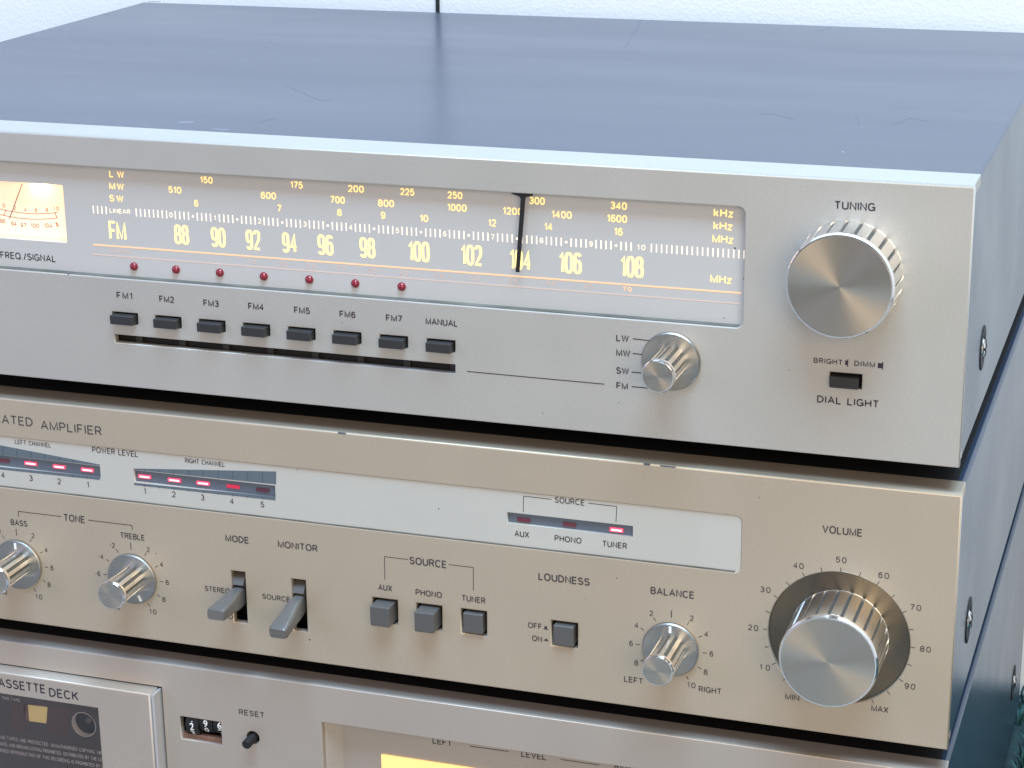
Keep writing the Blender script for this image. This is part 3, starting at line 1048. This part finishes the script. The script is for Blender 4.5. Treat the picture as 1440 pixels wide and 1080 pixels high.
# measured in mm on the plate: slots are level
s_l = (P(140.3, 655.5, AY), P(140.3, 669.5, AY))
s_r0, s_r1 = P(188.5, 661.5, AY), P(387.5, 698.5, AY)
zr_t = P(188.5, 661.0, AY)[1]
zr_b = P(188.5, 677.5, AY)[1]
left_slot = rect(s_l[0][0] - 55, s_l[0][0], zr_b, zr_t)
right_slot = rect(s_r0[0], s_r1[0], zr_b, zr_t)
src_a, src_b = P(713.4, 720.2, AY), P(889.9, 755, AY)
src_slot = rect(src_a[0], src_b[0], src_b[1], src_a[1])
a_disp = plate("display_plate", rect(-430, -63, -134, -107.5), [left_slot, right_slot, src_slot], AWD, AWD + 1.1, 'amp_dial', amp,
               bevel=0.08)
SY = AWD + 1.1
for nm, sl in (("left_level_strip", left_slot), ("right_level_strip", right_slot), ("source_strip", src_slot)):
    xs = [p[0] for p in sl]
    zs = [p[1] for p in sl]
    st = box(nm, (min(xs) - 1, max(xs) + 1, SY, SY + 1, min(zs) - 1, max(zs) + 1), 'blue_slot', amp)
    if nm == "left_level_strip":
        leds = [((122.7, 661), 'led_on'), ((83, 656.6), 'led_on'), ((43, 652), 'led_on'), ((4.2, 647.8), 'led_faint'),
                ((-36, 643.4), 'led_off')]
        w_, h_ = 4.9, 1.25
    elif nm == "right_level_strip":
        leds = [((203.2, 670.5), 'led_on'), ((245, 675.4), 'led_on'), ((285.4, 679.7), 'led_on'), ((327.6, 684.4), 'led_half'),
                ((369.2, 689.2), 'led_off')]
        w_, h_ = 4.9, 1.25
    else:
        leds = [((736.4, 731.3), 'led_faint'), ((800.7, 737.8), 'led_faint'), ((866.7, 745.4), 'led_on')]
        w_, h_ = 4.5, 1.35
    for (pp, mm_) in leds:
        lx, lz2 = P(*pp, SY - 0.3)
        bm = bmesh.new()
        add_box(bm, lx - w_ / 2, lx + w_ / 2, SY - 0.45, SY + 0.1, lz2 - h_ / 2, lz2 + h_ / 2, bevel=0.12)
        ld = link("led", to_mesh(bm, "led"), mm_, st, label={'led_on': "lit red bar light", 'led_half': "dimly lit red bar light",
                                                             'led_faint': "faint red bar light", 'led_off': "unlit dark red bar light"}[mm_])
        if mm_ == 'led_on':
            box("led_core", (lx - w_ * .38, lx + w_ * .42, SY - 0.53, SY - 0.42, lz2 - h_ * .27, lz2 + h_ * .27), 'led_core', st, bevel=0.04)
# printed wedges above the slots and ruled strips below them
flat("printed_wedge", [ly_([(188, 658.7), (388.5, 663), (388.3, 681.2), (188, 660.4)])], AY, 'blue_print', a_disp)
flat("printed_wedge", [ly_([(-60, 614.5), (140.5, 653.2), (140.5, 654.8), (-60, 633.2)])], AY, 'blue_print', a_disp)
flat("printed_strip", [ly_([(188.5, 678.8), (387.6, 698.9), (387.2, 703.6), (188.5, 682.0)]),
                       ly_([(-60, 650.2), (140.6, 671.0), (140.6, 675), (-60, 653.6)])], AY, 'blue_print', a_disp)
rl, rl2 = [], []
for k in range(9):
    xk = 203.2 + (369.2 - 203.2) * k / 8
    top = 658.9 + (xk - 188) / 200 * 4.3
    rl.append(bar(P(xk, top, AY), P(xk, 660.4 + (xk - 188) / 200 * 20.6, AY), 0.24))
    rl.append(bar(P(xk, 680.0 + (xk - 188) * 0.104, AY), P(xk, 682.6 + (xk - 188) * 0.108, AY), 0.24))
    xk = 122.7 - (122.7 - 4.2) / 6 * k
    if xk > -40:
        top = 653.2 - (140.5 - xk) * 0.193
        rl2.append(bar(P(xk, top, AY), P(xk, 654.6 - (140.5 - xk) * 0.108, AY), 0.24))
        rl2.append(bar(P(xk, 671.6 - (140.5 - xk) * 0.104, AY), P(xk, 674.9 - (140.5 - xk) * 0.106, AY), 0.24))
for r_ in (rl, rl2):
    flat("ruled_marks", r_, AY - 0.05, 'blue_ink', a_disp)["kind"] = "stuff"
for pts, t in ((((204, 690.4), (244.5, 695), (285, 699.5), (326.2, 704.6), (369, 709.5)), "12345"),
               (((123.8, 681.4), (83.3, 676.7), (43.5, 672.3), (4.2, 667.8)), "1234")):
    for (a_, b_), ch in zip(pts, t):
        word(ch, a_ - 3, a_ + 3, b_, 8.2, a_disp, 'ink_soft', AY, 0.0)
word("LEFT CHANNEL", 21, 71.7, 623.6, 6.4, a_disp, 'ink_soft', AY, 0.0)
word("POWER LEVEL", 129.5, 194.2, 635.3, 8.2, a_disp, 'ink_soft', AY, 0.004)
word("RIGHT CHANNEL", 260, 316, 650.2, 6.8, a_disp, 'ink_soft', AY, 0.0)
word("INTEGRATED", -57, 45.7, 588.3, 12.6, a_panel, 'ink_soft', 0, -0.004)
word("AMPLIFIER", 57, 142.6, 601.7, 12.6, a_panel, 'ink_soft', 0, -0.004)
word("SOURCE", 780, 822.2, 704.8, 8.4, a_disp, 'ink_soft', AY, 0.004)
flat("printed_line", [bar(P(735.8, 720, AY), P(736.4, 697.6, AY), 0.22), bar(P(736.4, 697.6, AY), P(775.5, 702.1, AY), 0.22),
                      bar(P(827.5, 707.6, AY), P(867.4, 712.2, AY), 0.22), bar(P(867.4, 712.2, AY), P(866.2, 734, AY), 0.22)], AY,
     'ink_soft', a_disp)
word("AUX", 723.6, 744.2, 751, 8.4, a_disp, 'ink_soft', AY, 0.006)
word("PHONO", 779.9, 817.8, 758.4, 8.4, a_disp, 'ink_soft', AY, 0.006)
word("TUNER", 847, 881.7, 766, 8.4, a_disp, 'ink_soft', AY, 0.006)

box("window_seal", (-424, -68.8, 0.12, AWD + 0.02, -130.6, -129.8), 'seal', amp)
# tone controls
flat("printed_line", [bar(P(26.2, 726), P(25.7, 719), 0.26), bar(P(25.7, 719), P(86, 726.3), 0.26),
                      bar(P(124, 731.3), P(185.8, 738.9), 0.26), bar(P(185.8, 738.9), P(186, 744.8), 0.26)], 0, 'ink_soft', a_panel)
word("TONE", 89.5, 119.6, 729.1, 10, a_panel, 'ink_soft', 0, 0.006)
word("BASS", 15.2, 38.5, 735.3, 8.2, a_panel, 'ink_soft', 0, 0.006)
word("TREBLE", 169, 203.6, 754.3, 8.2, a_panel, 'ink_soft', 0, 0.006)
for nm, cpx, fy, mk, lb, minus in (("bass_knob", (27.0, 792.6), -16.5, 0, "small fluted bass knob with its mark at the top", True),
                                   ("treble_knob", (187.3, 812.8), -16.5, 157, "small fluted treble knob turned almost fully up", True),
                                   ("balance_knob", (943.6, 912.0), -17.8, 0, "small fluted balance knob with its mark at the top", False)):
    kx, kz = P(*cpx)
    small_knob(amp, nm, kx, kz, fy, mk, label=lb)
    marks = [bar(polar(kx, kz, 11.0, 0), polar(kx, kz, 13.6, 0), 0.32)]
    for v in (2, 4, 6, 8, 10):
        for s in (-1, 1):
            if s < 0 and nm == "balance_knob" and v == 10:
                continue
            d = s * v * 15
            marks.append(bar(polar(kx, kz, 10.6, d), polar(kx, kz, 12.0, d), 0.24))
            tx, tz = polar(kx, kz, 13.6 + (0.5 if v == 10 else 0), d)
            tt = ("-" if (minus and s < 0) else "") + str(v)
            word_mm(tt, tx - (0.7 if tt.startswith("-") else 0), tz, 1.4 * len(str(v)) + (1.5 if tt.startswith("-") else 0), 1.95, a_panel,
                    'ink_soft', 0, 0.0)
    flat("dial_marks", marks, 0, 'ink_soft', a_panel)
word("BALANCE", 914.8, 976.5, 833.5, 10.4, a_panel, 'ink_soft', 0, 0.008)
word("LEFT", 877.7, 904.5, 956.2, 8.2, a_panel, 'ink_soft', 0, 0.006)
word("RIGHT", 982.6, 1014.8, 970.4, 8.2, a_panel, 'ink_soft', 0, 0.006)

# lever switches
word("MODE", 316.9, 350.2, 758.1, 9.6, a_panel, 'ink_soft', 0, 0.010)
word("MONITOR", 390.6, 446.5, 768, 9.6, a_panel, 'ink_soft', 0, 0.010)
word("STEREO", 288, 323, 829.2, 7.4, a_panel, 'ink_soft', 0, 0.006)
word("MONO", 299, 327.5, 865.5, 7.4, a_panel, 'ink_soft', 0, 0.006)
word("SOURCE", 368.8, 408, 840.6, 7.4, a_panel, 'ink_soft', 0, 0.006)


def lever_switch(nm, tilt, label):
    x, z = sw[nm]
    bm = bmesh.new()
    n = 14
    prof_o, prof_i = [], []
    for i in range(n + 1):                     # curved rocker behind the slot, upper half
        a = math.radians(70 - 40 * i / n)
        prof_o.append((7.6 - 9.0 * math.cos(a), 9.3 * math.sin(a)))
        prof_i.append((7.6 - 6.8 * math.cos(a), 7.0 * math.sin(a)))
    loop = prof_o + prof_i[::-1]
    add_rings(bm, [[(-2.58, y, zz) for y, zz in loop], [(1.75, y, zz) for y, zz in loop]])
    o = link("lever_switch", to_mesh(bm, "lever_switch"), 'key', amp, (x, 0, z), label=label)
    bm = bmesh.new()
    rings = []
    for yy, hw, hh, dz in ((5.0, 1.5, 3.0, 0), (0.0, 1.95, 3.7, 0), (-4.0, 2.25, 3.8, 0), (-8.0, 2.8, 3.0, -0.1),
                           (-13.0, 3.2, 2.5, -0.2), (-17.2, 3.4, 2.15, -0.3), (-18.2, 3.0, 1.75, -0.35)):
        c, r = 6, min(hw, hh) * 0.55
        rings.append([(px - 0.35, yy, pz + dz) for px, pz in rrect(-hw, hw, -hh, hh, r, 4)])
    add_rings(bm, rings)
    me_ = auto_smooth(to_mesh(bm, "lever"), 35)
    me_.transform(Matrix.Rotation(math.radians(tilt), 4, 'X'))
    link("lever", me_, 'lever', o)
    bm = bmesh.new()
    add_box(bm, 2.0, 2.5, 1.5, 7.0, -9.6, 9.6)
    link("slot_liner", to_mesh(bm, "slot_liner"), 'key', o)


lever_switch("MODE", -4.0, "grey lever switch below the word MODE")
lever_switch("MONITOR", 8.0, "grey lever switch tilted down below the word MONITOR")

# source and loudness keys
flat("printed_line", [bar(P(541.3, 815), P(540.7, 782.7), 0.24), bar(P(540.7, 782.7), P(573.5, 786.7), 0.24),
                      bar(P(631, 793.7), P(665.5, 798), 0.24), bar(P(665.5, 798), P(665.8, 830.3), 0.24)], 0, 'ink_soft', a_panel)
word("SOURCE", 575.7, 628.2, 790.9, 10.6, a_panel, 'ink_soft', 0, 0.008)
word("AUX", 532, 551.5, 826.4, 8.6, a_panel, 'ink_soft', 0, 0.008)
word("PHONO", 584.4, 621.5, 834.6, 8.6, a_panel, 'ink_soft', 0, 0.008)
word("TUNER", 649.2, 682.7, 842.6, 8.6, a_panel, 'ink_soft', 0, 0.008)
word("LOUDNESS", 757, 829.4, 814.4, 10.6, a_panel, 'ink_soft', 0, 0.010)
word("OFF", 742.5, 762.3, 879.9, 8, a_panel, 'ink_soft', 0, 0.008)
word("ON", 748.3, 762.3, 898, 8, a_panel, 'ink_soft', 0, 0.008)
ix, iz = P(767.6, 882)
jx, jz = P(768, 899.8)
flat("printed_symbol", [rect(ix - .5, ix + .5, iz - .6, iz + .35), rect(ix - .9, ix + .9, iz - .85, iz - .6)], 0, 'ink_soft', a_panel)
flat("printed_symbol", [rect(jx - .5, jx + .5, jz - .2, jz + .35), rect(jx - .9, jx + .9, jz - .45, jz - .2)], 0, 'ink_soft', a_panel)
bm = bmesh.new()
add_box(bm, -3.55, 3.55, 0, 14.0, -3.65, 3.65, bevel=0.45, seg=3)
key_me = to_mesh(bm, "key")
for nm, out in (("AUX", -5.2), ("PHONO", -5.2), ("TUNER", -1.3), ("LOUDNESS", -1.6)):
    link("square_key", key_me, 'key', amp, (sq[nm][0], out, sq[nm][1]),
         label="grey square key below " + nm + (", pressed in" if out > -3 else ", standing out"))
# volume
dish = auto_smooth(lathe_mesh("volume_dish", [(22.9, 0.4), (22.75, 1.3), (22.4, 1.6), (14, 2.05), (5, 2.05)], 96, False, True), 30)
link("volume_dish", dish, 'dish', amp, (vx, 0, vz), label="dark spun metal dish round the volume knob")
big_knob(amp, "volume_knob", vx, vz, 15.7, 15.3, -2.0, -18.6, 24, label="large round metal volume knob", mark_deg=-48)
marks = []
for k in range(0, 21):
    d = -150 + 15 * k
    marks.append(bar(polar(vx, vz, 23.0, d), polar(vx, vz, 24.4, d), 0.24))
    if k % 2 == 0 and 2 <= k <= 18:
        tx, tz = polar(vx, vz, 27.0 + (0.6 if k in (6, 14, 4, 16) else 0), d)
        word_mm(str(5 * k), tx, tz, 3.4, 2.0, a_panel, 'ink_soft', 0, 0.0)
flat("dial_marks", marks, 0, 'ink_soft', a_panel)
word("VOLUME", 1156.3, 1212.8, 746.5, 11, a_panel, 'ink_soft', 0, 0.008)
word("MIN", 1104.3, 1124, 980.3, 8.4, a_panel, 'ink_soft', 0, 0.006)
word("MAX", 1225.2, 1249.4, 997, 8.4, a_panel, 'ink_soft', 0, 0.006)
# chips along the front edge
for (a_, b_), w in ((((475, 606.5), (486, 608)), 0.35), (((905, 655.2), (914, 656.2)), 0.4), (((928, 657.8), (950, 659.5)), 0.25)):
    pa, pb = P(*a_), P(*b_)
    z_ = AMP_T - 0.25
    bm = bmesh.new()
    add_box(bm, pa[0], pb[0], -0.04, 0.5, z_ - w * .6, z_ + w * .75)
    link("chip", to_mesh(bm, "chip"), 'scratch', amp)

for px_, py_, r_, y_, o_ in ((617, 715.5, .25, AY, a_disp), (418, 660.5, .2, 0, a_panel), (435.5, 899.5, .3, 0, a_panel), (867, 813, .22, 0, a_panel),
                           (219.6, 778.5, .22, 0, a_panel), (823, 842, .16, 0, a_panel), (1068, 700, .18, 0, a_panel)):
    sx_, sz_ = P(px_, py_, y_)
    flat("speck", [circle(sx_, sz_, r_, 9)], y_, 'ink_soft', o_, thick=0.03)

# ================================================================== CASSETTE DECK
deck = thing("cassette_deck", "silver cassette deck with a tape inside at the bottom of the stack", "cassette deck",
             (AX - TW / 2, 150, DECK_B))
dr_x, _ = P(232.5, 1060, 0)
dr_z = -201.6
dl_x = dr_x - 150
c0, c1 = P(253.2, 1008), P(312.3, 1047)
cz1 = P(283, 1011.5)[1]
cz0 = P(283, 1043.5)[1]
rx_, rz_ = P(355.6, 1037.5)
lv0 = P(452, 1016)[0]
lvz = -205.85
dholes = [rect(c0[0], c1[0], cz0, cz1), circle(rx_, rz_, 2.5, 32), rrect(lv0, -40, DECK_B + 40, lvz, 0.6),
          rect(dl_x - 0.4, dr_x + 0.4, DECK_B + 20, dr_z + 0.35)]
d_panel = plate("front_panel", rect(AX - TW, AX, DECK_B, DECK_T), dholes, 0, 3.0, 'deck_panel', deck, bevel=0.3)
box("top_lip", (AX - TW + 0.4, AX - 0.4, 2.6, 10.2, DECK_T - 3.6, DECK_T - 0.02), 'deck_panel', deck, bevel=0.3)
box("inner_chassis", (AX - TW + 6, AX - 4, 14, 15.5, DECK_B + 4, DECK_T - 5), 'black', deck)
cover_box(deck, AX - TW + 0.5, AX - 0.45, 3.2, 314.3, DECK_B - 0.4, DECK_T - 0.55)
box("gap_shade_sheet", (AX - TW + 3, AX - 3, 10.6, 312, DECK_T - 0.5, DECK_T - 0.3), 'black', deck)  # added black sheet stands in for shade below the amplifier
side_screw(deck, AX - 0.45, 268.2, -284.2, 8.0)
for fx in (-40, -TW + 40):
    for fy in (40, 280):
        foot(deck, fx, fy, FLOOR - 0.5, DECK_B - 0.3)

# door: a proud frame with an opening, its inner tray holding the cassette
DP = -6.0
w1x, w1z = P(137, 996.8, DP)
_, w1z_l = P(0, 975, DP)
door_hole = rect(dl_x + 8, w1x, w1z - 55, (w1z + w1z_l) / 2)
wz = (w1z + w1z_l) / 2
door = plate("cassette_door", rect(dl_x, dr_x - 1.5, DECK_B + 20.5, dr_z), [door_hole], DP, 1.0, 'deck_panel', deck, bevel=0.6)
box("door_edge_strip", (dr_x - 0.95, dr_x, DP + 0.5, 1.0, DECK_B + 20.5, dr_z - 0.3), 'door_edge_lit', door, bevel=0.2)
box("door_tray", (dl_x + 4, w1x + 4, 9.0, 11.0, w1z - 58, wz + 4), 'black', deck)
pane = box("window_pane", (dl_x + 7.5, w1x + 0.3, DP + 1.2, DP + 1.8, w1z - 55.4, wz + 0.3), 'pane', door)
word("CASSETTE", -13, 63.7, 963.4, 12.4, door, 'ink', DP, 0.004)
word("DECK", 69, 110.4, 976.2, 12.4, door, 'ink', DP, 0.004)

# tape counter
counter = box("tape_counter", (c0[0] - 1, c1[0] + 1, 9.5, 10.5, cz0 - 2, cz1 + 2), 'black', deck)
czm = (cz0 + cz1) / 2 + 0.5
for k, (pxc, pyc, chars) in enumerate(((270.5, 1021, "123"), (289.7, 1017, "890"), (309.3, 1019.5, "567"))):
    wx_, wzc = P(pxc, pyc, 0.8)
    wm = lathe_mesh("number_wheel", [(5.2, -2.62), (5.4, -2.5), (5.4, 2.5), (5.2, 2.62)], 40)
    wm.transform(Matrix.Rotation(math.radians(90), 4, 'Z'))
    wl = link("number_wheel", wm, 'black', counter, (wx_, 5.7, wzc), smooth=False)
    mids = {0: 1, 1: 1, 2: 1}
    for j, ch in enumerate(chars):
        ang = (1 - j) * 33
        WHEEL = (wl, ch, ang)
        if 'WHEELS' not in globals():
            WHEELS = []
        WHEELS.append(WHEEL)
box("wheel_rest", (c0[0] - 0.5, c1[0] + 0.5, 1.2, 3.6, cz0 - 0.6, cz0 + 1.9), 'brown', counter, bevel=0.3)
word("RESET", 336, 371.8, 1003.2, 7.8, d_panel, 'ink_soft', 0, 0.006)
rp_ = auto_smooth(lathe_mesh("reset_button", [(1.7, 8), (1.7, -5.4), (1.45, -5.8)], 28), 40)
link("reset_button", rp_, 'black', deck, (rx_, 0, rz_), label="thin black reset pin")

# level meter bay
LD = 7.0
bx1 = P(482, 1040, LD)[0]
bm = bmesh.new()
zb_ = DECK_B + 38
prof = [(lv0 - 0.2, 2.6), (lv0 + 0.6, 2.9), (bx1, LD), (-38, LD), (-38, LD + 1), (bx1 - 0.4, LD + 1), (lv0 - 0.2, 4.0)]
add_rings(bm, [[(x, y, zb_) for x, y in prof], [(x, y, lvz + 3) for x, y in prof]])
bay = link("level_meter_bay", to_mesh(bm, "level_meter_bay"), 'deck_panel', deck)
word("LEFT", 608.3, 635.8, 1043.2, 8.6, bay, 'ink_soft', LD, 0.006)
word("LEVEL", 733, 768, 1062.4, 8.6, bay, 'ink_soft', LD, 0.006)
word("RIGHT", 864, 900, 1079.6, 8.6, bay, 'ink_soft', LD, 0.006)
flat("printed_line", [bar(P(660.8, 1049.2, LD), P(715, 1056.7, LD), 0.26), bar(P(788.5, 1068, LD), P(843, 1075.8, LD), 0.26)], LD,
     'ink_soft', bay)
m0x, m0z = P(536.5, 1060.0, LD)
lm = box("level_meter", (m0x, m0x + 42, LD - 0.6, LD + 0.2, m0z - 24, m0z), 'meter_lit', deck, bevel=0.25,
         label="glowing yellow left level meter")
arc = []
acx, acz, ar = m0x + 21, m0z - 17, 13.5
for i in range(24):
    d0, d1 = -60 + 5 * i, -55 + 5 * i
    arc.append(bar(polar(acx, acz, ar, d0), polar(acx, acz, ar, d1), 0.3))
flat("scale_arc", arc, LD - 0.6, 'meter_ink', lm)
box("level_meter", (m0x + 62, m0x + 104, LD - 0.6, LD + 0.2, m0z - 24, m0z), 'meter_lit', deck, bevel=0.25,
    label="glowing yellow right level meter")

# ------------------------------------------------------------------ the cassette behind the door
CY = -2.6
cas = thing("cassette_tape", "dark brown cassette tape with a yellow window inside the deck door", "cassette", (w1x - 50, 2, w1z - 50))
hubx, hubz = P(117.3, 1019.5, CY)
h2x = hubx - 42.5
cas_top = wz + 3
winx0, winz0 = P(42, 1014, CY)
winx1, winz1 = P(64, 993.5, CY)
shell = plate("shell", rrect(hubx - 71, hubx + 29, cas_top - 62, cas_top, 2),
              [circle(hubx, hubz, 5.0, 40), circle(h2x, hubz, 5.0, 40)], CY, CY + 9, 'tape_shell', cas, bevel=0.4)
for xh in (hubx, h2x):
    hm = auto_smooth(lathe_mesh("hub", [(5.3, 0.4), (4.9, 0.2), (4.8, 0.25), (4.7, 2.5)], 40, False, False), 30)
    hb = link("hub", hm, 'hub', cas, (xh, CY, hubz))
    dk = lathe_mesh("hub_well", [(5.6, 8.0), (5.6, 8.6)], 32)
    link("hub_well", dk, 'black', hb)
    sp = auto_smooth(lathe_mesh("spindle", [(1.3, 8.0), (1.3, 3.4), (0.5, 2.6)], 20), 40)
    link("spindle", sp, 'key', hb)
packs = [quad_px([(15, 985), (36, 988), (36, 1029), (15, 1026)], CY), quad_px([(68, 993), (99, 998), (94, 1035), (66, 1030)], CY)]
flat("tape_pack", packs, CY, 'tape_pack', cas, label="reddish brown tape seen through the shell")
flat("tape_window", [quad_px([(39.5, 991), (66.8, 994.2), (65.2, 1017.3), (41, 1013.8)], CY)], CY, 'tape_label', cas,
     label="pale yellow cassette window")
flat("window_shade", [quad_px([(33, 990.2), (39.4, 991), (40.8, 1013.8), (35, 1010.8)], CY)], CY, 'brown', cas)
for k, t in enumerate(("OWNER AND TAPES ARE PROTECTED. UNAUTHORISED COPYING. HIRING.",
                       "PERFORMANCE AND BROADCASTING PROHIBITED. DISTRIBUTED BY THE LOCAL",
                       "UNAUTHORISED REPRODUCTION OF THIS RECORDING IS PROHIBITED BY LAW")):
    word(t, -22, 152, 1046.5 + 9.3 * k, 5.0, shell, 'tape_print', CY, 0.0)
word("OF THIS TAPE", -6, 28, 982.2, 4.2, shell, 'tape_print', CY, 0.0)

build_words()

# figures on the counter wheels
fobs = []
for wl, ch, ang in WHEELS:
    c = bpy.data.curves.new("w", 'FONT')
    c.body = ch
    c.size = 1.0
    c.offset = 0.012
    c.extrude = 0.02
    c.align_x = 'CENTER'
    o = bpy.data.objects.new("w", c)
    COL.objects.link(o)
    fobs.append(o)
dg = bpy.context.evaluated_depsgraph_get()
fm = [bpy.data.meshes.new_from_object(o.evaluated_get(dg)) for o in fobs]
for o in fobs:
    c = o.data
    bpy.data.objects.remove(o)
    bpy.data.curves.remove(c)
for (wl, ch, ang), me in zip(WHEELS, fm):
    ys = [v.co.y for v in me.vertices]
    k = 2.75 / (max(ys) - min(ys))
    yc = (max(ys) + min(ys)) / 2
    for v in me.vertices:                      # wrap round the wheel
        s = (v.co.y - yc) * k / 5.4 + math.radians(ang)
        r = 5.42 + v.co.z * 2
        v.co = (v.co.x * k * 0.95 * MM, -r * math.cos(s) * MM, r * math.sin(s) * MM)
    me.materials.clear()
    link("figure", me, 'white', wl)
